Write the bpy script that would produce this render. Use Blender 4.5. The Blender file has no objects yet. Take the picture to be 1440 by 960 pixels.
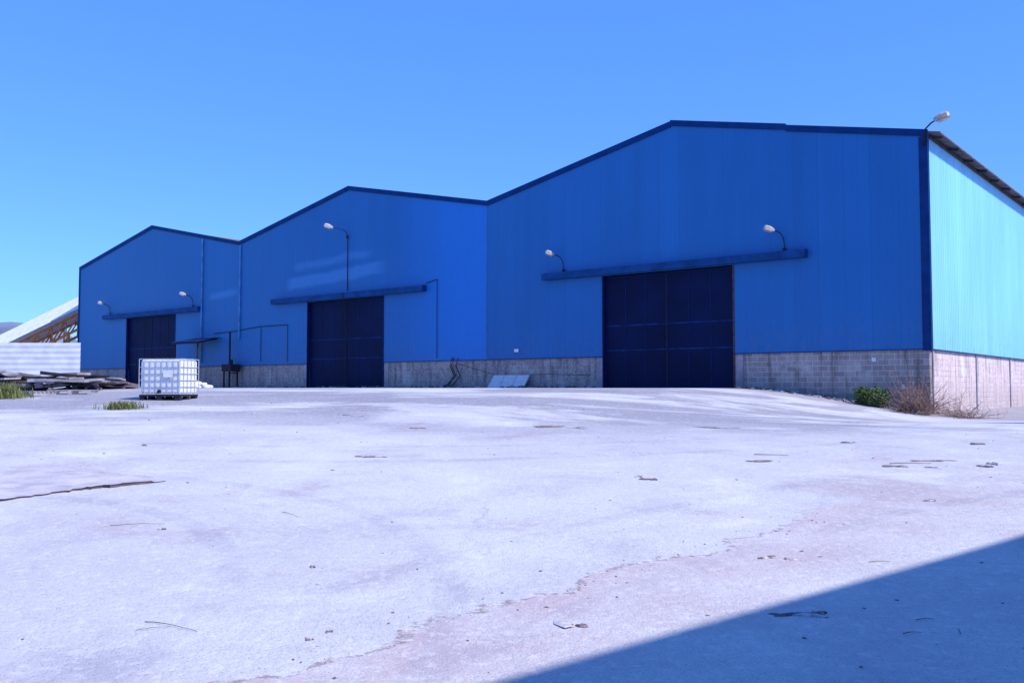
import bpy, math, random
from mathutils import Vector, Matrix, noise
random.seed(7)
sc = bpy.context.scene
R = random.uniform

# ------------------------------------------------------------------ helpers
class NT:
    def __init__(s, nt):
        s.nt = nt; s.n = nt.nodes; s.l = nt.links
    def new(s, t, **k):
        nd = s.n.new(t)
        for a, b in k.items(): setattr(nd, a, b)
        return nd
    def put(s, sock, v):
        if isinstance(v, bpy.types.NodeSocket): s.l.new(v, sock)
        else: sock.default_value = v
    def m(s, op, a, b=0.0, c=None, clamp=False):
        nd = s.new('ShaderNodeMath', operation=op); nd.use_clamp = clamp
        s.put(nd.inputs[0], a); s.put(nd.inputs[1], b)
        if c is not None: s.put(nd.inputs[2], c)
        return nd.outputs[0]
    def step(s, v, a, b):
        nd = s.new('ShaderNodeMapRange', interpolation_type='SMOOTHSTEP')
        s.put(nd.inputs[0], v); s.put(nd.inputs[1], a); s.put(nd.inputs[2], b)
        nd.inputs[3].default_value = 0; nd.inputs[4].default_value = 1
        return nd.outputs[0]
    def mix(s, f, a, b, mode='MIX'):
        nd = s.new('ShaderNodeMix', data_type='RGBA', blend_type=mode)
        s.put(nd.inputs[0], f)
        s.put(nd.inputs[6], a if isinstance(a, bpy.types.NodeSocket) else (*a, 1))
        s.put(nd.inputs[7], b if isinstance(b, bpy.types.NodeSocket) else (*b, 1))
        return nd.outputs[2]
    def obj(s):
        return s.new('ShaderNodeTexCoord').outputs['Object']
    def scale(s, v, sc3):
        nd = s.new('ShaderNodeMapping'); s.put(nd.inputs[0], v); nd.inputs[3].default_value = sc3
        return nd.outputs[0]
    def noise(s, v, scale, detail=4, rough=.55, dist=0):
        nd = s.new('ShaderNodeTexNoise'); s.put(nd.inputs['Vector'], v)
        nd.inputs['Scale'].default_value = scale; nd.inputs['Detail'].default_value = detail
        nd.inputs['Roughness'].default_value = rough; nd.inputs['Distortion'].default_value = dist
        return nd.outputs[0]
    def sep(s, v):
        nd = s.new('ShaderNodeSeparateXYZ'); s.put(nd.inputs[0], v); return nd.outputs
    def bump(s, h, strength, dist):
        nd = s.new('ShaderNodeBump'); s.put(nd.inputs['Height'], h)
        nd.inputs['Strength'].default_value = strength; nd.inputs['Distance'].default_value = dist
        return nd.outputs[0]

def newmat(name, rough=.7, metal=0, spec=.5):
    m = bpy.data.materials.new(name); m.use_nodes = True
    t = NT(m.node_tree); b = t.n['Principled BSDF']
    b.inputs['Roughness'].default_value = rough; b.inputs['Metallic'].default_value = metal
    b.inputs['Specular IOR Level'].default_value = spec
    return m, t, b

def simple(name, col, rough=.7, var=.25, scale=3, bump=0, metal=0, streak=False, spec=.5):
    m, t, b = newmat(name, rough, metal, spec)
    v = t.obj()
    if streak: v = t.scale(v, (1, 1, .12))
    n = t.noise(v, scale, 5, .6)
    f = t.step(n, .3, .7)
    c = t.mix(f, tuple(x*(1-var) for x in col), tuple(min(1, x*(1+var)) for x in col))
    t.put(b.inputs['Base Color'], c)
    if bump:
        t.put(b.inputs['Normal'], t.bump(t.noise(t.obj(), scale*8, 3), bump, .02))
    return m

class MB:
    def __init__(s): s.v = []; s.f = []; s.mi = []
    def add(s, vs, fs, mi=0):
        o = len(s.v); s.v += [tuple(x) for x in vs]
        for f in fs: s.f.append(tuple(i+o for i in f)); s.mi.append(mi)
    def box(s, a, b, mi=0, M=None):
        x0, y0, z0 = [min(p, q) for p, q in zip(a, b)]; x1, y1, z1 = [max(p, q) for p, q in zip(a, b)]
        vs = [Vector(p) for p in [(x0,y0,z0),(x1,y0,z0),(x1,y1,z0),(x0,y1,z0),(x0,y0,z1),(x1,y0,z1),(x1,y1,z1),(x0,y1,z1)]]
        if M: vs = [M @ p for p in vs]
        s.add(vs, [(0,3,2,1),(4,5,6,7),(0,1,5,4),(1,2,6,5),(2,3,7,6),(3,0,4,7)], mi)
    def tube(s, pts, r, n=8, mi=0, r2=None):
        pts = [Vector(p) for p in pts]; k = len(pts)
        vs = []; fs = []
        for i, p in enumerate(pts):
            d = (pts[min(i+1, k-1)] - pts[max(i-1, 0)]).normalized()
            a = d.cross(Vector((0, 0, 1)))
            if a.length < .05: a = d.cross(Vector((0, 1, 0)))
            a.normalize(); c = d.cross(a)
            rr = r if r2 is None else r + (r2-r)*i/(k-1)
            for j in range(n):
                t = 2*math.pi*j/n
                vs.append(p + a*math.cos(t)*rr + c*math.sin(t)*rr)
        for i in range(k-1):
            for j in range(n):
                fs.append((i*n+j, i*n+(j+1) % n, (i+1)*n+(j+1) % n, (i+1)*n+j))
        if n > 3:
            fs.append(tuple(reversed(range(n)))); fs.append(tuple((k-1)*n+j for j in range(n)))
        s.add(vs, fs, mi)
    def stone(s, c, sx, sy, sz, mi=0, rot=None, n=7):
        a0 = R(0, 6.28) if rot is None else rot; vs = []
        for lv, (zz, k) in enumerate([(-.5, .85), (.1, 1), (.5, .7)]):
            for j in range(n):
                q = k*R(.6, 1.2)
                x, y = math.cos(2*math.pi*j/n)*sx*q, math.sin(2*math.pi*j/n)*sy*q
                vs.append((c[0]+x*math.cos(a0)-y*math.sin(a0), c[1]+x*math.sin(a0)+y*math.cos(a0), c[2]+(zz+R(-.1, .1))*sz*2))
        fs = [tuple(reversed(range(n))), tuple(2*n+j for j in range(n))]
        for l in range(2):
            for j in range(n): fs.append((l*n+j, l*n+(j+1) % n, (l+1)*n+(j+1) % n, (l+1)*n+j))
        s.add(vs, fs, mi)
    def obj(s, name, mats, parent=None, M=None, smooth=False, bevel=0):
        me = bpy.data.meshes.new(name); me.from_pydata(s.v, [], s.f)
        for m in mats: me.materials.append(m)
        me.polygons.foreach_set('material_index', s.mi)
        if smooth: me.polygons.foreach_set('use_smooth', [True]*len(me.polygons))
        me.update()
        o = bpy.data.objects.new(name, me); sc.collection.objects.link(o)
        if parent: o.parent = parent
        if M is not None: o.matrix_world = M
        if bevel:
            bv = o.modifiers.new('bevel', 'BEVEL'); bv.width = bevel; bv.segments = 2; bv.limit_method = 'ANGLE'
        return o

def empty(name, M=None):
    e = bpy.data.objects.new(name, None); sc.collection.objects.link(e)
    if M is not None: e.matrix_world = M
    return e

def ss(a, b, x):
    t = max(0, min(1, (x-a)/(b-a))); return t*t*(3-2*t)

# ------------------------------------------------------------------ layout
CX, CY, FL = 14.93, 33.5, 1.6
ang = math.radians(141.2)
DL = Vector((math.cos(ang), math.sin(ang), 0)); NF = Vector((-math.sin(ang), math.cos(ang), 0))
WM = Matrix.Translation((CX, CY, FL)) @ Matrix.Rotation(ang, 4, 'Z')
def W(u, out, z): return WM @ Vector((u, out, z))

def gh(x, y):
    u = (x-CX)*DL.x + (y-CY)*DL.y
    h = 1.575*ss(0, 34, y)
    w = ss(7.6, -2.5, u)*ss(8, 31, y)
    h = h*(1-w) + min(h, .52)*w
    if y < 28 and abs(x) < 60:
        h += .014*noise.noise(Vector((x*.22, y*.22, 0)))*min(1, max(0, (28-y)/8))
    return h

# ------------------------------------------------------------------ sun, sky, camera
EL = math.radians(48); SH = Vector((.85, -.527)).normalized()
sd = Vector((SH.x*math.cos(EL), SH.y*math.cos(EL), math.sin(EL)))
sl = bpy.data.lights.new('sun', 'SUN'); sl.energy = 5; sl.angle = math.radians(.5); sl.color = (1, .955, .87)
so = bpy.data.objects.new('sun', sl); sc.collection.objects.link(so)
so.rotation_euler = (-sd).to_track_quat('-Z', 'Y').to_euler(); so.location = sd*100

w = bpy.data.worlds.new('World'); sc.world = w; w.use_nodes = True
t = NT(w.node_tree); bg = t.n['Background']
sky = t.new('ShaderNodeTexSky', sky_type='NISHITA'); sky.sun_disc = False
sky.sun_elevation = EL; sky.sun_rotation = math.atan2(SH.x, SH.y)
sky.air_density = 1.0; sky.dust_density = .35; sky.ozone_density = 2.5
vm = t.new('ShaderNodeVectorMath', operation='MULTIPLY'); t.put(vm.inputs[0], sky.outputs[0]); vm.inputs[1].default_value = (.60, 1.02, 1.85)
cc = t.mix(.40, vm.outputs[0], (.85, 2.65, 7.0))
t.put(bg.inputs[0], cc); bg.inputs[1].default_value = .145

cam = bpy.data.cameras.new('camera'); co = bpy.data.objects.new('camera', cam); sc.collection.objects.link(co)
cam.lens = 33; cam.sensor_width = 36; cam.clip_end = 3000; cam.clip_start = .05
co.location = (0, 0, 1.6); co.rotation_euler = (math.radians(92.8), 0, 0); sc.camera = co
sc.view_settings.view_transform = 'Standard'; sc.view_settings.look = 'None'; sc.view_settings.exposure = 0

# ------------------------------------------------------------------ materials
def clad_mat(name, base, front):
    m, t, b = newmat(name, .55, 0, .3)
    v = t.obj(); X, Y, Z = t.sep(v)
    st = t.noise(t.scale(v, (1, 1, .09)), .8, 4, .6)
    bl = t.noise(v, .13, 3, .5)
    fine = t.noise(t.scale(v, (1, 1, .35)), 7, 4, .7)
    c = t.mix(t.step(st, .3, .7), tuple(x*.92 for x in base), tuple(x*1.07 for x in base))
    c = t.mix(t.m('MULTIPLY', t.step(bl, .35, .7), .35), c, tuple(x*q for x, q in zip(base, (.7, .72, .82))))
    wn = t.new('ShaderNodeTexWhiteNoise', noise_dimensions='1D')
    t.put(wn.inputs['W'], t.m('FLOOR', t.m('ADD', X, Y)))
    hs = t.new('ShaderNodeHueSaturation'); t.put(hs.inputs['Color'], c)
    t.put(hs.inputs['Value'], t.m('ADD', t.m('MULTIPLY', wn.outputs[0], .06), .97))
    c = hs.outputs[0]
    fr = t.m('FRACT', t.m('ADD', X, Y))
    lap = t.m('MULTIPLY', t.step(t.m('ABSOLUTE', t.m('SUBTRACT', fr, .02)), .02, .008), t.step(st, .4, .6))
    c = t.mix(t.m('MULTIPLY', lap, .35), c, tuple(x*.5 for x in base))
    if front:
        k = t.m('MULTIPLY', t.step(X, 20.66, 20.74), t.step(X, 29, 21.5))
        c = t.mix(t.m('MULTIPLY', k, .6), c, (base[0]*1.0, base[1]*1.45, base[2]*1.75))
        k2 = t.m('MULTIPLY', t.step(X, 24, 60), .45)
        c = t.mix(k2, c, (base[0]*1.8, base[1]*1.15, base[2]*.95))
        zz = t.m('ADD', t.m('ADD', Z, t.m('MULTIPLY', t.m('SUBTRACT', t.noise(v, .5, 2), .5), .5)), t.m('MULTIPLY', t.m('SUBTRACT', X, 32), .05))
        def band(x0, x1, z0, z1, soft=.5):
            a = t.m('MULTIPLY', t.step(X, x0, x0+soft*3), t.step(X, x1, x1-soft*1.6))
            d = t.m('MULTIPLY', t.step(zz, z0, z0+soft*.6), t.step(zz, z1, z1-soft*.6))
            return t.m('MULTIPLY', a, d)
        k3 = t.m('MAXIMUM', band(27.6, 36.8, 5.9, 6.9), t.m('MULTIPLY', band(28.5, 36.2, 7.0, 7.7), .7))  # pale bands: reflections of sunlit surfaces painted into the cladding colour
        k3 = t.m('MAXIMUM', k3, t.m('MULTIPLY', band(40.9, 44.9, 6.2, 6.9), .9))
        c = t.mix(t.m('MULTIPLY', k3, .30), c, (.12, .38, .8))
    g = t.m('MULTIPLY', t.step(Z, 3.2, 1.4), t.step(fine, .4, .7))
    c = t.mix(t.m('MULTIPLY', g, .25), c, (.13, .17, .26))
    sp = t.step(fine, .68, .76)
    c = t.mix(t.m('MULTIPLY', sp, .15), c, (.25, .35, .5))
    t.put(b.inputs['Base Color'], c)
    t.put(b.inputs['Roughness'], t.m('ADD', t.m('MULTIPLY', st, .3), .35))
    t.put(b.inputs['Normal'], t.bump(bl, .3, .3))
    return m
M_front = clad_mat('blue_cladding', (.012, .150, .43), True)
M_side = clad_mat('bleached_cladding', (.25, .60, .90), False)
M_trim = simple('blue_trim', (.003, .035, .155), .6, .2, 2, spec=.12)
M_trim2 = simple('canopy_blue', (.006, .060, .21), .6, .25, 2, spec=.12)
M_door = simple('navy_door', (.0015, .008, .052), .6, .25, .5, spec=.12)
M_doorbar = simple('navy_bar', (.003, .016, .088), .6, .3, 4, spec=.12)
M_doorbar2 = simple('navy_rail', (.007, .032, .15), .6, .5, 3, spec=.12)
M_rust = simple('rust', (.10, .04, .035), .85, .5, 12)
M_pipe = simple('pale_pipe', (.08, .25, .52), .5, .3, 2, spec=.3)
M_roof = simple('fibre_cement', (.17, .14, .15), .9, .35, 3, .4)
M_purlin = simple('purlin', (.06, .05, .06), .8, .3, 3)
M_shed = simple('shed_sheet', (.012, .03, .09), .8, .3, 3, spec=.1)
M_white = simple('white_paint', (.76, .76, .82), .5, .08, 2)
M_fence = simple('fence_white', (.62, .63, .70), .5, .12, 1.5)
M_plastic = simple('tank_plastic', (.80, .80, .86), .35, .04, 2)
M_galv = simple('galvanised', (.48, .49, .56), .4, .2, 8, metal=.3)
M_panel = simple('pale_panel', (.62, .60, .64), .7, .12, 5)
M_cage = simple('cage_steel', (.40, .42, .50), .45, .15, 8)
M_dark = simple('dark_rubber', (.02, .02, .03), .7, .3, 5, spec=.2)
M_wood = simple('old_wood', (.13, .10, .115), .9, .45, 4, .4)
M_orange = simple('orange_paint', (.50, .18, .04), .6, .3, 3)
M_glass = simple('lamp_glass', (.60, .42, .32), .2, .1, 3)
M_lamp = simple('lamp_shell', (.40, .37, .35), .5, .2, 6)
M_conc = simple('concrete', (.33, .30, .35), .95, .3, 1.5, .4)

def block_mat(name, c1, c2, mortar, axis, vis):
    m, t, b = newmat(name, .95, 0, .2)
    v = t.obj(); X, Y, Z = t.sep(v)
    cb = t.new('ShaderNodeCombineXYZ'); t.put(cb.inputs[0], X if axis == 'X' else Y); t.put(cb.inputs[1], Z)
    br = t.new('ShaderNodeTexBrick'); t.put(br.inputs['Vector'], cb.outputs[0])
    br.inputs['Color1'].default_value = (*c1, 1); br.inputs['Color2'].default_value = (*c2, 1)
    br.inputs['Mortar'].default_value = (*mortar, 1); br.inputs['Scale'].default_value = 1
    br.inputs['Mortar Size'].default_value = .014; br.inputs['Mortar Smooth'].default_value = .3
    br.inputs['Brick Width'].default_value = .41; br.inputs['Row Height'].default_value = .205
    n = t.noise(v, .7, 5, .65); f = t.noise(v, 9, 4, .7)
    plaster = t.mix(t.step(f, .3, .7), tuple(x*.8 for x in c1), tuple(x*1.1 for x in c2))
    if axis == 'X':
        exposed = t.m('MAXIMUM', t.m('MULTIPLY', t.step(X, 7.6, 7.0), t.step(n, .36, .44)), t.m('MULTIPLY', t.step(n, .5, .56), .7))
    else:
        exposed = t.m('MULTIPLY', t.step(n, .46, .56), vis)
    c = t.mix(exposed, plaster, br.outputs[0])
    st = t.noise(t.scale(v, (2.5, 2.5, .25)), 1.5, 5, .7)
    c = t.mix(t.m('MULTIPLY', t.step(st, .46, .7), .65), c, tuple(x*.3 for x in c1))
    c = t.mix(t.m('MULTIPLY', t.step(n, .55, .7), .5), c, tuple(min(.8, x*1.5) for x in c2))
    c = t.mix(t.m('MULTIPLY', t.m('MULTIPLY', t.step(Z, .5, -.6), t.step(f, .35, .6)), .5), c, tuple(x*.4 for x in c1))
    t.put(b.inputs['Base Color'], c)
    h = t.m('ADD', t.m('MULTIPLY', t.m('MULTIPLY', br.outputs[1], exposed), -1), t.m('MULTIPLY', f, .5))
    t.put(b.inputs['Normal'], t.bump(h, .6, .015))
    return m
M_block = block_mat('block_wall', (.30, .25, .26), (.43, .38, .38), (.60, .54, .53), 'X', 1)
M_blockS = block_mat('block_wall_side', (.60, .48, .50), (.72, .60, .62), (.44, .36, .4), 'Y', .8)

# ------------------------------------------------------------------ ground
def ground_mat():
    m, t, b = newmat('yard_concrete', .92, 0, .2)
    v = t.obj(); X, Y, Z = t.sep(v)
    big = t.noise(v, .13, 5, .6, .6); mid = t.noise(v, .7, 7, .70, .4); fine = t.noise(v, 13, 5, .72); grit = t.noise(v, 60, 2, .7)
    c = t.mix(t.step(big, .38, .62), (.52, .50, .565), (.60, .59, .625))
    c = t.mix(t.m('MULTIPLY', t.step(mid, .47, .70), .6), c, (.40, .375, .45))
    c = t.mix(t.m('MULTIPLY', t.step(mid, .46, .30), .6), c, (.70, .69, .72))
    # sandy dirt area with ragged edge
    n8 = t.noise(v, .8, 6, .68)
    wob = t.m('MULTIPLY', t.m('SUBTRACT', n8, .5), 2.6)
    line = t.m('ADD', t.m('MULTIPLY', t.m('SUBTRACT', Y, 4.8), .93), -1.45)
    d = t.m('ADD', t.m('SUBTRACT', X, line), wob)
    inside = t.m('MULTIPLY', t.step(d, 0, .07), t.step(d, 2.4, .3))
    inside = t.m('MULTIPLY', inside, t.step(Y, 12, 8.5))
    c = t.mix(t.m('MULTIPLY', inside, t.m('ADD', t.m('MULTIPLY', t.step(mid, .35, .6), .5), .25)), c, (.50, .375, .42))
    edge = t.m('MULTIPLY', t.step(t.m('ABSOLUTE', d), .08, .0), t.step(fine, .42, .56))
    edge = t.m('MULTIPLY', edge, t.step(Y, 11, 8.0))
    c = t.mix(t.m('MULTIPLY', edge, .75), c, (.20, .115, .13))
    # faint brownish stains
    pk = t.step(t.noise(v, .28, 5, .62, .5), .53, .65)
    c = t.mix(t.m('MULTIPLY', t.m('MULTIPLY', pk, t.step(mid, .40, .6)), .5), c, (.42, .325, .38))
    # worn asphalt strip in front of the doors, broken up by pale dust
    fn = t.noise(t.scale(v, (.45, 1, 1)), .26, 6, .70, .6)
    far = t.m('MULTIPLY', t.step(Y, 14, 23), t.step(fn, .44, .54))
    far = t.m('MULTIPLY', far, t.step(X, 16, 9))
    c = t.mix(t.m('MULTIPLY', far, .72), c, (.19, .18, .25))
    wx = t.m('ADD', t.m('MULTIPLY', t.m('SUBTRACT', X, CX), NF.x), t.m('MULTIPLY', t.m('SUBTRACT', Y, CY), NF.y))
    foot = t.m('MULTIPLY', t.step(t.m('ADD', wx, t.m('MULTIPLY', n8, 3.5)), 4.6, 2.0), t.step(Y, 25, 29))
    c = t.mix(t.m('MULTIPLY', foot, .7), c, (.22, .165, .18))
    # tyre tracks
    def arc(cx, cy, r, wd):
        dx = t.m('SUBTRACT', X, cx); dy = t.m('SUBTRACT', Y, cy)
        rr = t.m('SQRT', t.m('ADD', t.m('MULTIPLY', dx, dx), t.m('MULTIPLY', dy, dy)))
        q = t.m('ABSOLUTE', t.m('SUBTRACT', rr, r))
        return t.step(q, wd, wd*.5)
    tr = t.m('MAXIMUM', arc(-7, 6.0, 6.6, .16), arc(-7, 6.0, 5.0, .16))
    tr = t.m('MAXIMUM', tr, arc(-3, 30, 16.5, .2)); tr = t.m('MAXIMUM', tr, arc(-3, 30, 14.8, .2))
    tr = t.m('MAXIMUM', tr, arc(14, -4, 17.0, .15)); tr = t.m('MAXIMUM', tr, arc(14, -4, 18.7, .15))
    tr = t.m('MULTIPLY', tr, t.step(mid, .38, .58))
    c = t.mix(t.m('MULTIPLY', tr, .36), c, (.34, .335, .42))
    vo = t.new('ShaderNodeTexVoronoi', feature='DISTANCE_TO_EDGE'); vo.inputs['Scale'].default_value = .22
    wv = t.new('ShaderNodeVectorMath', operation='ADD'); t.put(wv.inputs[0], v)
    nz = t.new('ShaderNodeTexNoise'); t.put(nz.inputs['Vector'], v); nz.inputs['Scale'].default_value = 1.1; nz.inputs['Detail'].default_value = 5
    t.put(wv.inputs[1], nz.outputs[1]); t.put(vo.inputs['Vector'], wv.outputs[0])
    cr = t.m('MULTIPLY', t.step(vo.outputs[0], .004, .0), t.step(big, .52, .58))
    c = t.mix(t.m('MULTIPLY', cr, .4), c, (.25, .2, .24))
    # gravel specks
    vs = t.new('ShaderNodeTexVoronoi'); vs.inputs['Scale'].default_value = 22; t.put(vs.inputs['Vector'], v)
    spk = t.m('MULTIPLY', t.step(vs.outputs[0], .22, .08), t.step(mid, .40, .6))
    c = t.mix(t.m('MULTIPLY', spk, .6), c, (.24, .19, .23))
    c = t.mix(t.m('MULTIPLY', t.step(grit, .5, .66), .5), c, (.33, .315, .38))
    c = t.mix(t.m('MULTIPLY', t.step(fine, .50, .34), .4), c, (.74, .73, .76))
    t.put(b.inputs['Base Color'], c)
    h = t.m('ADD', t.m('MULTIPLY', fine, .9), t.m('MULTIPLY', grit, .45))
    h = t.m('ADD', h, t.m('MULTIPLY', mid, .9))
    t.put(b.inputs['Normal'], t.bump(h, .65, .03))
    return m
M_ground = ground_mat()
N = 130; A = 6; B = 5.2
xs = [A*math.sinh(i/N*B) for i in range(-N, N+1)]
ys = [v+8 for v in xs]
mb = MB(); nx = len(xs)
mb.v = [(x, y, gh(x, y)) for y in ys for x in xs]
for j in range(nx-1):
    for i in range(nx-1):
        mb.f.append((j*nx+i, j*nx+i+1, (j+1)*nx+i+1, (j+1)*nx+i)); mb.mi.append(0)
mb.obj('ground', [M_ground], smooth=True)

# ------------------------------------------------------------------ warehouse
wh = empty('warehouse', WM)
BW = 20.7; TOT = 3*BW; EV = 9.17; RG = 11.32; BT = 1.41
doors = [(7.5, 13.9), (28.1, 34.6), (48.6, 55.0)]
canop = [(4.4, 17.1), (24.9, 37.7), (45.5, 57.9)]
DT = 5.0
def roofz(u):
    q = (u % BW)
    if u >= TOT: q = BW
    return EV + (RG-EV)*(1-abs(q-BW/2)/(BW/2))
def indoor(u): return any(a < u < b for a, b in doors)
prof = []
u = .02; pitch = .25
while u < TOT-.01:
    prof += [(u, .030), (u+.17, .030), (u+.19, .036), (u+.23, .036)]
    u += pitch
brk = sorted(set([.02, TOT] + [BW*k/2 for k in range(1, 6)] + [x for d in doors for x in d]))
pts = [p for p in prof if .02 <= p[0] <= TOT and all(abs(p[0]-b) > .012 for b in brk)] + [(b, .030) for b in brk]
pts.sort()
mb = MB()
for (u0, y0), (u1, y1) in zip(pts[:-1], pts[1:]):
    zb = DT if indoor((u0+u1)/2) else BT-.05
    mb.add([(u0, y0, zb), (u1, y1, zb), (u1, y1, roofz(u1)), (u0, y0, roofz(u0))], [(0, 3, 2, 1)])
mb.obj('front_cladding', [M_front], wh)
mb = MB(); v = 0; LEN = 50
while v < LEN:
    P = [(v, -.03), (v+.21, -.03), (v+.22, -.040), (v+.24, -.040), (v+.25, -.03)]
    for (a, x0), (b_, x1) in zip(P[:-1], P[1:]):
        mb.add([(x0, -a, BT-.05), (x1, -b_, BT-.05), (x1, -b_, EV-.02), (x0, -a, EV-.02)], [(0, 3, 2, 1)])
    v += .25
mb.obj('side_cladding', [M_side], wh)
mb = MB()
mb.add([(TOT, 0, -1), (TOT, -LEN, -1), (TOT, -LEN, EV), (TOT, 0, EV)], [(0, 1, 2, 3)])
for k in range(3):
    a = k*BW
    mb.add([(a, -LEN, -1), (a+BW, -LEN, -1), (a+BW, -LEN, EV), (a+BW/2, -LEN, RG), (a, -LEN, EV)], [(0, 1, 2, 3, 4)])
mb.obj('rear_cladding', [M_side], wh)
mb = MB(); segs = [(.03, 7.5), (13.9, 28.1), (34.6, 48.6), (55.0, TOT)]
for a, b_ in segs: mb.box((a, -.28, -1.6), (b_, -.03, BT-.06))
mb.obj('front_plinth', [M_block], wh)
mb = MB(); mb.box((.03, -LEN, -1.6), (.28, -.281, BT-.06))
mb.obj('side_plinth', [M_blockS], wh)
mb = MB()
for k in range(8):
    y = -.30 - k*6.5
    mb.box((-.02, y-.14, -1.6), (.029, y, BT-.07), 0)
for a, b_ in segs:
    if a > 1: mb.box((a+.003, -.029, -1.0), (a+.35, .0, BT-.07), 0)
    if b_ < TOT-1: mb.box((b_-.35, -.029, -1.0), (b_-.003, 0, BT-.07), 0)
mb.obj('concrete_piers', [M_conc], wh)
mb = MB()
for a, b_ in segs: mb.box((a, .0, BT-.055), (b_, .065, BT-.03))
mb.box((-.07, -LEN, BT-.055), (-.0, .0, BT-.03))
mb.obj('sill_flashing', [M_trim2], wh)
mb = MB()
for k in range(3):
    for (a, za, b_, zb) in [(k*BW, EV, k*BW+BW/2, RG), (k*BW+BW/2, RG, (k+1)*BW, EV)]:
        if k == 0 and za == EV: continue
        mb.add([(a, -.01, za-.03), (b_, -.01, zb-.03), (b_, -LEN, zb-.03), (a, -LEN, za-.03)], [(0, 1, 2, 3)])
mb.obj('roof', [M_roof], wh)
mb = MB(); slope = (RG-EV)/(BW/2); y = -.02; st = .04; prev = None
while y > -LEN:
    o = .032*math.sin(-y/.20*2*math.pi)
    cur = [(-.50, y, EV+.06-.5*slope+o), (BW/2, y, RG+.06+o)]
    if prev:
        mb.add([prev[0], prev[1], cur[1], cur[0]], [(0, 1, 2, 3)])
        lo = [(p[0], p[1], p[2]-.03) for p in (prev[0], cur[0])]
        mb.add([prev[0], cur[0], lo[1], lo[0]], [(0, 1, 2, 3)])
    prev = cur; y -= st
mb.obj('corrugated_roof_edge', [M_roof], wh)
mb = MB()
for k in range(21):
    y = -.6-k*2.3
    mb.add([(-.42, y, EV-.06), (-.06, y, EV+.01), (-.06, y, EV-.11), (-.42, y, EV-.16),
            (-.42, y-.09, EV-.06), (-.06, y-.09, EV+.01), (-.06, y-.09, EV-.11), (-.42, y-.09, EV-.16)],
           [(0,1,2,3), (7,6,5,4), (0,4,5,1), (3,2,6,7), (0,3,7,4)])
mb.box((-.075, -LEN, EV-.16), (-.058, -.33, EV-.03))
mb.obj('eave_brackets', [M_purlin], wh)
mb = MB()
for k in range(3):
    for i, (a, za, b_, zb) in enumerate([(k*BW, EV, k*BW+BW/2, RG), (k*BW+BW/2, RG, (k+1)*BW, EV)]):
        if k == 0 and i == 0:
            parts = [(a-.1, za-.02, 5.2, EV+slope*5.2, 0), (5.2, EV+slope*5.2, b_, zb, .05)]
        else: parts = [(a, za, b_, zb, 0)]
        for (p, zp, q, zq, dz) in parts:
            f0, f1 = .10, .0
            vs = [(p, f1, zp-.13+dz), (q, f1, zq-.13+dz), (q, f1, zq+.12+dz), (p, f1, zp+.12+dz),
                  (p, f0, zp-.13+dz), (q, f0, zq-.13+dz), (q, f0, zq+.12+dz), (p, f0, zp+.12+dz)]
            mb.add(vs, [(3,2,1,0), (4,5,6,7), (0,1,5,4), (2,3,7,6), (1,2,6,5), (3,0,4,7)])
mb.box((-.07, .056, BT-.1), (.22, .085, EV-.14)); mb.box((-.085, -.12, BT-.1), (-.0701, .085, EV-.08))
mb.box((TOT-.12, .056, BT-.1), (TOT+.03, .085, EV-.14))
mb.obj('trim', [M_trim], wh)
for di, (a, b_) in enumerate(doors):
    e = MB(); mid = (a+b_)/2; 
    for lf, (p, q, yy) in enumerate([(a+.06, mid-.01, -.10), (mid+.02, b_-.06, -.16)]):
        e.box((p, yy-.05, -.02), (q, yy, DT-.03), 0)
        for r, z in enumerate([0, 1.62, 2.72, DT-.09]):
            e.box((p, yy, z), (q, yy+.010, z+.05), 4 if r in (1, 2) else 1)
        ncol = 3
        for c_ in range(ncol+1):
            x = p+(q-p-.05)*c_/ncol
            e.box((x, yy+.001, -.015), (x+.05, yy+.012, DT-.035), 1)
    e.box((a, -.12, -.02), (a+.055, .06, DT), 2 if di == 0 else 1); e.box((b_-.055, -.12, -.02), (b_, .06, DT), 1)
    e.box((mid-.03, -.09, .0), (mid+.02, -.075, DT-.04), 3)
    e.obj('sliding_door', [M_door, M_doorbar, M_rust, M_dark, M_doorbar2], wh)
for a, b_ in canop:
    e = MB()
    vs = []
    for x in (a, b_):
        vs += [(x, .056, 5.02), (x, .36, 5.02), (x, .37, 5.33), (x, .056, 5.37)]
    e.add(vs, [(0,1,2,3), (7,6,5,4), (0,4,5,1), (1,5,6,2), (2,6,7,3), (3,7,4,0)])
    x = a+1
    while x < b_:
        e.box((x, .371, 5.04), (x+.03, .376, 5.31)); x += 2
    e.obj('door_rail_cover', [M_trim2], wh, bevel=.01)
mb = MB()
mb.tube([(45.4, .11, 1.6), (45.4, .11, roofz(45.4)-.2)], .055)
mb.tube([(41.2, .11, 3.0), (41.2, .11, roofz(41.2)-.2)], .05)
mb.tube([(20.75, .06, 1.4), (20.75, .06, EV-.15)], .015)
mb.obj('downpipe', [M_pipe], wh)
mb = MB()
mb.tube([(31.05, .08, 8.6), (31.05, .08, 5.45)], .022); mb.tube([(31.05, .42, 5.3), (31.05, .1, 3), (31.05, -.05, 0)], .018)
mb.tube([(36.4, .07, 3.75), (39.2, .07, 3.75), (42.0, .07, 3.55), (44, .07, 3.5)], .022)
mb.tube([(36.4, .07, 3.75), (36.4, .07, 1.5)], .016); mb.tube([(39.0, .07, 3.75), (39.0, .07, 1.6)], .016)
mb.tube([(24.1, .07, 5.6), (24.1, .07, 1.5)], .014); mb.tube([(24.1, .07, 5.6), (24.9, .07, 5.45)], .02)
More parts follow.
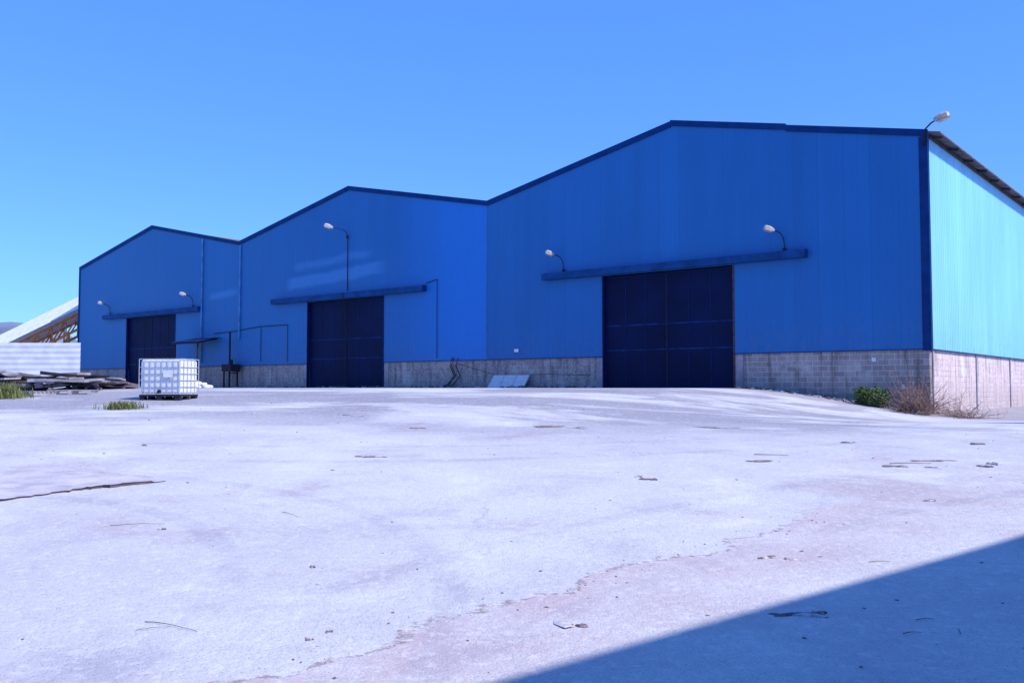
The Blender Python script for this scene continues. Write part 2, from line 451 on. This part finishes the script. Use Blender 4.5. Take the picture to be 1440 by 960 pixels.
for cx in (22.6, 22.9, 23.0):
    mb.tube([(cx, .1, 1.5), (cx+.1, .14, 1.1), (cx-.25, .2, .6), (cx+.15, .25, .15), (cx+.6, .3, .02), (cx+2.2, .35, .02)], .028, 6)
mb.tube([(14.5, .12, .55), (17, .10, .62), (20, .12, .58), (22.6, .1, 1.2)], .012, 6)
mb.obj('cable', [M_dark], wh)
mb = MB(); mb.box((18.7, .05, 1.7), (18.95, .09, 1.85)); mb.box((1.9, -.03, .95), (2.05, .0, 1.1)); mb.box((.9, -.03, -.05), (1.0, .0, .1))
mb.obj('junction_box', [M_white], wh)

# ------------------------------------------------------------------ flood lights
def lamp_head(e, Mh, s):
    vs = []
    for (yy, hw, hh) in [(-.05, .05, .05), (.04, .11, .09), (.18, .16, .13), (.34, .16, .12), (.40, .11, .07)]:
        for (a, b_) in [(-1, -.6), (1, -.6), (.9, .5), (.45, 1), (-.45, 1), (-.9, .5)]:
            vs.append(Mh @ Vector((a*hw*s, yy*s, b_*hh*s)))
    fs = [(i*6+j, i*6+(j+1) % 6, (i+1)*6+(j+1) % 6, (i+1)*6+j) for i in range(4) for j in range(6)] + [(5, 4, 3, 2, 1, 0), (24, 25, 26, 27, 28, 29)]
    e.add(vs, fs, 1)
    e.box((-.13*s, .06*s, -.10*s), (.13*s, .34*s, -.08*s), 2, Mh)
def flood(u, z, out0, lean, side, s=1.0, rise=.75, reach=.4):
    e = MB(); p0 = Vector((u, out0, z))
    pts = [p0]
    for k in range(1, 8):
        q = k/7; pts.append(p0 + Vector((side*reach*.7*q**3, reach*q**3, rise*(1-(1-q)**1.6))))
    e.tube(pts, .022, 8, 0)
    e.box(p0-Vector((.06, .02, .08)), p0+Vector((.06, .02, .08)), 0)
    Mh = Matrix.Translation(pts[-1]) @ Matrix.Rotation(lean, 4, 'Z') @ Matrix.Rotation(math.radians(18), 4, 'X')
    lamp_head(e, Mh, s)
    e.obj('flood_light', [M_dark, M_lamp, M_glass], M=WM)
flood(5.3, 5.40, .12, -1.0, 1, .95); flood(16.0, 5.40, .12, -1.0, 1, .95)
flood(46.4, 5.40, .12, -1.0, 1, 1.0); flood(57.2, 5.40, .12, -1.0, 1, 1.0)
flood(31.05, 8.5, .12, -1.0, 1, 1.15, .5, .7)
e = MB(); p0 = Vector((.02, .12, EV-.35))
e.tube([p0, p0+Vector((-.05, .02, .45)), p0+Vector((-.25, .05, .62)), p0+Vector((-.45, .08, .72))], .03, 8, 0)
e.box(p0-Vector((.05, .02, .12)), p0+Vector((.05, .02, .12)), 0)
lamp_head(e, Matrix.Translation(p0+Vector((-.42, .08, .72))) @ Matrix.Rotation(math.radians(100), 4, 'Z') @ Matrix.Rotation(math.radians(15), 4, 'X'), 1.2)
e.obj('flood_light', [M_dark, M_lamp, M_glass], M=WM)

# ------------------------------------------------------------------ IBC tank
gx, gy = -9.05, 24.8
TM = Matrix.Translation((gx, gy, gh(gx, gy)-.02)) @ Matrix.Rotation(math.radians(-10), 4, 'Z') @ Matrix.Scale(.95, 4)
tank = empty('water_tank', TM)
e = MB()
e.box((-.585, -.485, .17), (.585, .485, 1.10))
o = e.obj('plastic_container', [M_plastic], tank, bevel=.07); o.modifiers['bevel'].segments = 4
e = MB(); e.tube([(0, 0, 1.09), (0, 0, 1.15)], .11, 16); e.obj('lid', [M_dark], tank)
e = MB()
def bar(p, q, r=.0085): e.tube([p, q], r, 6, 0)
hx, hy = .60, .50
for z in (.18, .36, .54, .72, .90, 1.12):
    for p, q in [((-hx, -hy, z), (hx, -hy, z)), ((hx, -hy, z), (hx, hy, z)), ((hx, hy, z), (-hx, hy, z)), ((-hx, hy, z), (-hx, -hy, z))]:
        bar(p, q, .013 if z in (.18, 1.12) else .010)
for k in range(8):
    x = -hx+2*hx*k/7
    bar((x, -hy-.01, .16), (x, -hy-.01, 1.12), .010); bar((x, hy+.01, .16), (x, hy+.01, 1.12), .010)
for k in range(6):
    y = -hy+2*hy*k/5
    bar((-hx-.01, y, .16), (-hx-.01, y, 1.12), .010); bar((hx+.01, y, .16), (hx+.01, y, 1.12), .010)
for y in (-.2, .2): bar((-hx, y, 1.13), (hx, y, 1.13), .012)
e.obj('cage', [M_cage], tank)
e = MB()
e.box((-.6, -.5, .10), (.6, .5, .15))
for x in (-.52, 0, .52):
    for y in (-.42, 0, .42): e.box((x-.07, y-.07, -.02), (x+.07, y+.07, .099))
e.obj('pallet', [M_dark], tank)
e = MB(); e.tube([(0.0, -.47, .24), (0.0, -.54, .24)], .045, 12); e.obj('valve', [M_dark], tank)
e = MB(); e.box((.12, -.525, .62), (.40, -.515, .82)); e.obj('label_plate', [M_white], tank)

# ------------------------------------------------------------------ lean-to shelter, stuff by wall
sh = empty('lean_to_shelter', WM)
e = MB()
for u_, o_ in [(43.6, 1.5), (46.2, 1.5)]:
    e.tube([(u_, o_, -.1), (u_, o_, 2.85)], .06, 8)
e.tube([(41.6, .5, -.1), (41.6, .5, 3.5)], .06, 8); e.tube([(41.6, .5, .9), (40.7, .6, .9)], .04, 6)
e.tube([(43.3, 1.5, 2.85), (46.4, 1.5, 2.85)], .05, 6); e.tube([(43.6, .1, 3.15), (43.6, 1.6, 2.85)], .05, 6)
e.obj('posts', [M_dark], sh)
e = MB()
for k in range(29):
    u0 = 43.2+k*.11; z = .02*(k % 2)
    e.add([(u0, .06, 3.22+z), (u0+.11, .06, 3.22+.02-z), (u0+.11, 1.7, 2.93+.02-z), (u0, 1.7, 2.93+z)], [(0, 1, 2, 3)])
    e.add([(u0, 1.7, 2.93+z), (u0+.11, 1.7, 2.93+.02-z), (u0+.11, 1.7, 2.84), (u0, 1.7, 2.84)], [(0, 1, 2, 3)])
e.obj('roof_sheet', [M_shed], sh)
e = MB(); e.box((40.9, .2, 1.0), (41.9, .9, 1.45)); e.tube([(41.4, .55, 1.45), (41.4, .55, 1.75)], .14, 10)
e.box((41.0, .25, 0), (41.1, .35, 1.0)); e.box((41.7, .75, 0), (41.8, .85, 1.0))
e.obj('water_pump', [M_dark], M=WM, bevel=.03)
Lm = WM @ Matrix.Translation((19.1, .62, -.03)) @ Matrix.Rotation(math.radians(38), 4, 'X')
e = MB(); e.box((-1.15, -.02, 0), (1.1, .02, .78)); 
for x in (-1.15, -.4, .35, 1.05): e.box((x, .0201, .0), (x+.04, .03, .78), 1)
e.obj('leaning_panel', [M_panel, M_galv], M=Lm)
def drum(u_, o_, mat):
    e = MB()
    pr = [(.0, .28), (.02, .29), (.28, .285), (.30, .30), (.32, .285), (.58, .285), (.60, .30), (.62, .285), (.86, .29), (.88, .28)]
    vs = []; n = 18
    for z, r in pr:
        for j in range(n): vs.append((r*math.cos(j*2*math.pi/n), r*math.sin(j*2*math.pi/n), z))
    fs = [(i*n+j, i*n+(j+1) % n, (i+1)*n+(j+1) % n, (i+1)*n+j) for i in range(len(pr)-1) for j in range(n)]
    fs.append(tuple((len(pr)-1)*n+j for j in range(n)))
    e.add(vs, fs); p = W(u_, o_, -.03)
    e.obj('oil_drum', [mat], M=Matrix.Translation(p))
drum(57.0, 1.0, M_orange); drum(56.2, 1.2, M_rust); drum(43.9, 2.6, M_orange); drum(44.6, 2.5, M_rust)
e = MB()
for k in range(9):
    p = W(42.2+R(-1, 1), 2.4+R(-.4, .4), .0+R(0, .28)); e.stone(p, R(.3, .5), R(.2, .3), R(.1, .16))
o = e.obj('sack_pile', [M_white], smooth=True)
sm = o.modifiers.new('s', 'SUBSURF'); sm.levels = 1; sm.render_levels = 1
e = MB()
for k in range(130):
    u_ = R(14, 43); p = W(u_, R(.2, .9), 0); e.stone((p.x, p.y, gh(p.x, p.y)+.03), R(.05, .25), R(.04, .14), R(.02, .07), random.randint(0, 1))
for k in range(130):
    u_ = R(0.3, 7); p = W(u_, R(.05, 1.0), 0); e.stone((p.x, p.y, gh(p.x, p.y)+.01), R(.04, .2), R(.04, .12), R(.02, .06), random.choice([0, 1, 1]))
e.obj('wall_rubble', [M_conc, M_wood])

# ------------------------------------------------------------------ left background
e = MB(); x = -48
while x < -23.1:
    x2 = min(x+2.5, -22.9); zt = 3.92+R(-.03, .03); z = 1.5; k = 0
    while z < zt:
        o1 = .010*math.sin(k*math.pi/2); o2 = .010*math.sin((k+1)*math.pi/2)
        e.add([(x, 50+o1, z), (x2, 50+o1, z), (x2, 50+o2, z+.075), (x, 50+o2, z+.075)], [(0, 1, 2, 3)]); z += .075; k += 1
    e.box((x-.03, 50.04, 1.4), (x+.03, 50.1, zt), 1)
    x += 2.5
e.obj('corrugated_fence', [M_fence, M_conc])
cv = empty('conveyor')
e = MB()
p0 = Vector((-50, 76, 1.3)); p1 = Vector((-32.4, 76, 10.0)); d = (p1-p0)
nseg = 60
for k in range(nseg):
    a = p0+d*(k/nseg); b_ = p0+d*((k+1)/nseg); o = .008*(k % 2)
    e.add([a+Vector((0, -1.9-o, -1.2)), b_+Vector((0, -1.9-.008+o, -1.2)), b_+Vector((0, 0, .35)), a+Vector((0, 0, .35)), b_+Vector((0, 1.9, -1.2)), a+Vector((0, 1.9, -1.2))],
          [(0, 1, 2, 3), (3, 2, 4, 5)])
e.obj('cover', [M_white], cv)
e = MB()
for yy in (-1.0, 1.0):
    lo = Vector((0, yy, -1.4)); lo2 = Vector((0, yy, -2.6))
    e.tube([p0+lo, p1+lo], .10, 6); e.tube([p0+lo2, p1+lo2], .11, 6)
    for k in range(16):
        a = p0+d*(k/16); b_ = p0+d*((k+1)/16)
        e.tube([a+lo2, b_+lo], .06, 6); e.tube([b_+lo, b_+lo2], .06, 6)
for xx in (-38.5, -35.5):
    q = (xx+50)/17.6; zt = 1.3+8.7*q-2.5
    for yy in (75, 77): e.tube([(xx, yy, 1.2), (xx, yy, zt)], .13, 6)
    e.tube([(xx, 75, 1.2), (xx+1.5, 75, zt)], .07, 6)
e.obj('truss', [M_orange], cv)

e = MB()
for k in range(130):
    cxk, cyk, zk = R(-22, -13.4), R(29.2, 32), R(.0, 1)**.8
    hmax = .74*ss(-12.6, -15.2, cxk)*(.75+.3*math.sin(cxk*1.7))
    z = 1.5+zk*hmax; L = R(.5, 1.7)
    Mx = Matrix.Translation((cxk, cyk, z)) @ Matrix.Rotation(R(-.5, .5), 4, 'Z') @ Matrix.Rotation(R(-.14, .14), 4, 'Y') @ Matrix.Rotation(R(-.12, .12), 4, 'X')
    e.box((-L/1.6, -R(.05, .5), -.02), (L/1.6, R(.05, .5), R(.01, .07)), random.choice([0, 0, 1, 4, 1, 2, 3]), Mx)
for k in range(50):
    cxk = R(-21, -13.2); e.stone((cxk, R(28.8, 30.5), 1.5+R(0, .2)), R(.06, .25), R(.05, .15), R(.03, .09), random.choice([0, 1, 1]))
e.obj('scrap_timber_pile', [M_wood, M_conc, M_rust, M_galv, M_dark])
for (px_, py_, rz) in [(-12.7, 27.2, .2), (-13.6, 26.4, -.3)]:
    e = MB()
    for k in range(6): e.box((-.6, -.4+k*.15, .11), (.6, -.31+k*.15, .13))
    for k in (-1, 0, 1): e.box((k*.52-.05, -.4, 0), (k*.52+.05, .44, .109))
    e.obj('wooden_pallet', [M_conc], M=Matrix.Translation((px_, py_, gh(px_, py_)-.01)) @ Matrix.Rotation(rz, 4, 'Z'))
M_hill = simple('hill', (.14, .17, .26), 1, .3, .05)
e = MB(); K = 60; vs = []
for j in range(4):
    for k in range(K+1):
        x = -620+k*22; base = 30+14*noise.noise(Vector((k*.13, 3, 0)))+5*noise.noise(Vector((k*.5, 9, 0)))
        if x > -215: base *= .4
        vs.append((x, 380+j*40, -3 + base*[0, .8, 1.15, .8][j]))
fs = [(j*(K+1)+k, j*(K+1)+k+1, (j+1)*(K+1)+k+1, (j+1)*(K+1)+k) for j in range(3) for k in range(K)]
e.add(vs, fs); e.obj('hills', [M_hill], smooth=True)

# ------------------------------------------------------------------ neighbouring building whose shadow crosses the yard
a = Vector((7.40, .13)); b_ = Vector((12.2, 4.10)); dd = (b_-a).normalized(); nn = Vector((dd.y, -dd.x))
ib = empty('industrial_building')
e = MB(); s0 = a-dd*13; s1 = a+dd*24
P = [s0, s1, s1+nn*20, s0+nn*20]
vs = [(p.x, p.y, -.5) for p in P] + [(p.x, p.y, 10.0) for p in P]
e.add(vs, [(0, 1, 5, 4), (1, 2, 6, 5), (2, 3, 7, 6), (3, 0, 4, 7), (4, 5, 6, 7)])
M_ind = simple('industrial_blue', (.03, .16, .38), .6, .15, .6)
e.obj('walls', [M_ind], ib)
e = MB()
for k in range(5):
    q = s0+dd*(4+k*7)-nn*.03
    Mx = Matrix.Translation((q.x, q.y, 0)) @ Matrix.Rotation(math.atan2(dd.y, dd.x), 4, 'Z')
    e.box((0, -.0, 5), (2.4, .06, 6.4), 0, Mx)
e.obj('windows', [M_dark], ib)
e = MB(); e.box((17.4, 20.5, 0), (25, 24.2, 6.6)); e.obj('shadow_caster', [M_conc], ib)  # unseen box, added to cast a small shadow at far right

# ------------------------------------------------------------------ debris on yard
M_stA = simple('stone_light', (.50, .46, .52), .95, .3, 20)
M_stB = simple('stone_brown', (.20, .15, .165), .95, .4, 20)
e = MB()
def stone(x, y, sx, sy, sz, mi): e.stone((x, y, gh(x, y)+sz*.4), sx, sy, sz, mi)
for k in range(210):
    y = 4.3+R(0, 1)*20; x = R(-.62, .62)*y; s = R(.003, .010)*(1+y*.05)
    stone(x, y, s*R(.8, 2.2), s, s*.4, random.choice([0, 1]))
for k in range(80):
    y = 4.6+R(0, 1)*5.2; x = -1.45+(y-4.8)*.93+random.gauss(0, .25); s = R(.003, .010)
    stone(x, y, s*1.4, s, s*.5, random.choice([0, 1]))
def flat(x, y, sx, sy, sz, mi):
    a0 = R(-.3, .3)
    for k in range(5):
        ox, oy = R(-.6, .6)*sx, R(-.5, .5)*sy
        xx, yy = x+ox*math.cos(a0)-oy*math.sin(a0), y+ox*math.sin(a0)+oy*math.cos(a0)
        e.stone((xx, yy, gh(xx, yy)+sz*.3), sx*R(.2, .6), sy*R(.3, .7), sz*R(.5, 1.1), mi if R(0, 1) < .7 else 1-mi, a0+R(-.5, .5), 9)
for (x, y, sx, sy, sz, mi) in [(-2.09, 14, .28, .08, .010, 1), (1.8, 11.9, .20, .12, .012, 1), (1.6, 12.05, .10, .07, .014, 0), (5.7, 16, .14, .1, .016, 1),
        (3.58, 13.5, .3, .1, .010, 1), (5.3, 13, .24, .09, .010, 1), (5.75, 12.9, .14, .08, .012, 1), (6.5, 13, .16, .1, .018, 1), (6.75, 13.2, .1, .07, .03, 0), (6.1, 13.6, .4, .04, .01, 1),
        (2.08, 7.75, .10, .05, .010, 1), (2.25, 7.7, .06, .04, .01, 0), (-1.19, 5.6, .035, .025, .008, 1), (-1.1, 5.75, .03, .02, .008, 1),
        (.86, 19, .5, .2, .012, 1), (1.3, 18.8, .3, .15, .012, 1), (4.2, 19.5, .6, .12, .012, 1), (-1.55, 7.4, .03, .03, .012, 1), (-3.3, 8.9, .05, .03, .012, 0), (4.6, 10.4, .1, .05, .012, 1), (6.1, 9.9, .05, .04, .016, 1), (-5.9, 15.2, .1, .06, .02, 1), (-1.8, 18.1, .2, .08, .014, 1), (7.8, 15.8, .2, .08, .02, 1), (-3.4, 20.3, .3, .1, .014, 0), (1.82, 6.1, .2, .05, .012, 1), (1.95, 6.13, .1, .04, .014, 0)]:
    flat(x, y, sx, sy, sz, mi)
stone(.33, 5.9, .12, .055, .011, 0); stone(.43, 5.86, .05, .035, .010, 1)
e.obj('debris', [M_stA, M_stB])
e = MB()
def twig(x, y, L, a0, r=.003):
    pts = []; j = 0
    for k in range(8):
        q = k/7; j += R(-.02, .02)*L*2
        xx = x+math.cos(a0)*L*(q-.5)-math.sin(a0)*j; yy = y+math.sin(a0)*L*(q-.5)+math.cos(a0)*j
        pts.append((xx, yy, gh(xx, yy)+.006+.006*math.sin(q*3.1)))
    e.tube(pts, r, 5, 0, r*.5)
twig(-2.1, 5.85, .45, -.5); twig(-2.2, 5.83, .2, .5, .002); twig(-2.25, 9.6, .35, -.9); twig(-3.6, 9.1, .5, .2); twig(2.6, 6.0, .12, .2); twig(2.95, 7.6, .18, .0); twig(2.4, 5.7, .12, .1); twig(2.7, 5.75, .1, 1.2)
twig(5.6, 13.3, .6, .1, .006); twig(3.9, 14.2, .5, -.2, .006)
e.obj('twigs', [M_wood])
e = MB()
edge = [(-7.6, 9.9), (-6.4, 10.0), (-5.9, 10.25), (-5.6, 10.35), (-5.3, 10.8), (-5.0, 11.15), (-4.75, 11.3), (-4.3, 11.75), (-4.7, 12.15), (-5.3, 12.4), (-6.2, 12.6), (-7.5, 12.8)]
edge2 = []
for i, p in enumerate(edge):
    q = edge[(i+1) % len(edge)]
    for k in range(8):
        f = k/8; edge2.append((p[0]+(q[0]-p[0])*f+R(-.04, .04), p[1]+(q[1]-p[1])*f+R(-.04, .04)))
n = len(edge2); c_ = (-6.2, 11.5)
vs = []; lift = [((.02+.022*(.5+.5*math.sin(x*5))) if y < 11.6 else .01) for x, y in edge2]
rings = [(.985, -.02), (.99, .8), (1.0, 1.0), (.8, .8), (.5, .6), (.2, .5)]
for ring, (k, dz) in enumerate(rings):
    for (x, y), lf in zip(edge2, lift):
        xx = c_[0]+(x-c_[0])*k; yy = c_[1]+(y-c_[1])*k; vs.append((xx, yy, gh(xx, yy)+(dz if ring == 0 else max(.01, lf*dz))))
for i in range(5):
    e.add(vs[i*n:(i+2)*n], [(j, (j+1) % n, n+(j+1) % n, n+j) for j in range(n)], 1 if i < 2 else 0)  # dark rim faces paint the shaded gap under the lifted slab edge
e.add(vs[5*n:], [tuple(range(n))], 0)
M_slab = simple('old_slab', (.47, .43, .49), .95, .2, 3, .6)
e.obj('broken_slab', [M_slab, M_wood])

# ------------------------------------------------------------------ vegetation
M_leaf = simple('leaf', (.07, .13, .03), .7, .5, 9)
M_grass = simple('grass_blade', (.14, .16, .05), .8, .4, 6)
M_dry = simple('dry_twig', (.24, .15, .13), .9, .4, 8)
def bush(name, x, y, rx, rz, nleaf):
    e = MB(); z0 = gh(x, y)
    cl = [(Vector((R(-1, 1)*rx*.7, R(-1, 1)*rx*.5, R(.2, .85)*rz)), R(.25, .5)*rx) for _ in range(14)]
    for c, r in cl: e.tube([(x, y, z0), (x+c.x*.6, y+c.y*.6, z0+c.z*.5), (x+c.x, y+c.y, z0+c.z)], .012, 5, 1)
    for k in range(nleaf):
        c, r = random.choice(cl); dv = Vector((random.gauss(0, 1), random.gauss(0, 1), random.gauss(0, 1))).normalized()*r*R(.5, 1.1)
        p = Vector((x, y, z0))+c+dv
        if p.z < z0: p.z = z0+R(0, .1)
        a = Vector((R(-1, 1), R(-1, 1), R(-.6, 1))).normalized(); b2 = a.cross(Vector((R(-1, 1), R(-1, 1), R(-1, 1)))).normalized()
        L = R(.03, .06)
        e.add([p-a*L, p+b2*L*.5, p+a*L, p-b2*L*.5], [(0, 1, 2, 3)])
    e.obj(name, [M_leaf, M_dry])
p = W(1.75, 1.1, 0); bush('green_bush', p.x, p.y, .62, .60, 2600)
p = W(.0, 1.25, 0); bush('green_bush', p.x, p.y, .25, .4, 500)
def drybush(x, y, rx, rz, n):
    e = MB(); z0 = gh(x, y)
    for k in range(n):
        a0 = R(0, 6.28); b0 = R(-.1, 1.45); L = R(.4, 1.1); bx = x+R(-.3, .3)*rx; by = y+R(-.3, .3)*rx
        dv = Vector((math.cos(a0)*math.cos(b0)*rx, math.sin(a0)*math.cos(b0)*rx, math.sin(b0)*rz))
        pts = []; q = Vector((bx, by, z0)); j = Vector((0, 0, 0))
        for i in range(7):
            pts.append(q.copy()); j += Vector((R(-1, 1), R(-1, 1), R(-1.1, .8)))*.06
            q = q+dv*L/6+j*.6; q.z = max(q.z, z0+.01)
        e.tube(pts, .011, 3, 0, .004)
        for _ in range(3):
            s = random.choice(pts[2:]); e.tube([s, s+Vector((R(-.2, .2), R(-.2, .2), R(-.1, .25)))], .006, 3, 0, .003)
    e.obj('dry_shrub', [M_dry])
p = W(.1, 1.4, 0); drybush(p.x, p.y, 1.6, 1.5, 270)
p = W(-1.3, .8, 0); drybush(p.x, p.y, 1.2, .8, 55)
def tuft(name, x, y, rx, ry, n, H):
    e = MB()
    for k in range(n):
        bx = x+random.gauss(0, .5)*rx; by = y+random.gauss(0, .5)*ry; z0 = gh(bx, by)
        a0 = R(0, 6.28); h = R(.4, 1)*H; l = R(.2, .8)*h; wd = R(.006, .014)
        s = Vector((math.cos(a0+1.57), math.sin(a0+1.57), 0))*wd; d_ = Vector((math.cos(a0), math.sin(a0), 0))
        b0 = Vector((bx, by, z0-.01)); m_ = b0+d_*l*.4+Vector((0, 0, h*.65)); tp = b0+d_*l+Vector((0, 0, h))
        e.add([b0-s, b0+s, m_+s*.7, m_-s*.7, tp], [(0, 1, 2, 3), (3, 2, 4)])
    e.obj(name, [M_grass])
tuft('grass_tuft', -9.0, 21.7, .4, .3, 420, .22)
tuft('grass_tuft', -13.7, 25.2, .55, .5, 900, .38)
tuft('grass_tuft', -15.4, 28.0, .5, .4, 500, .4)
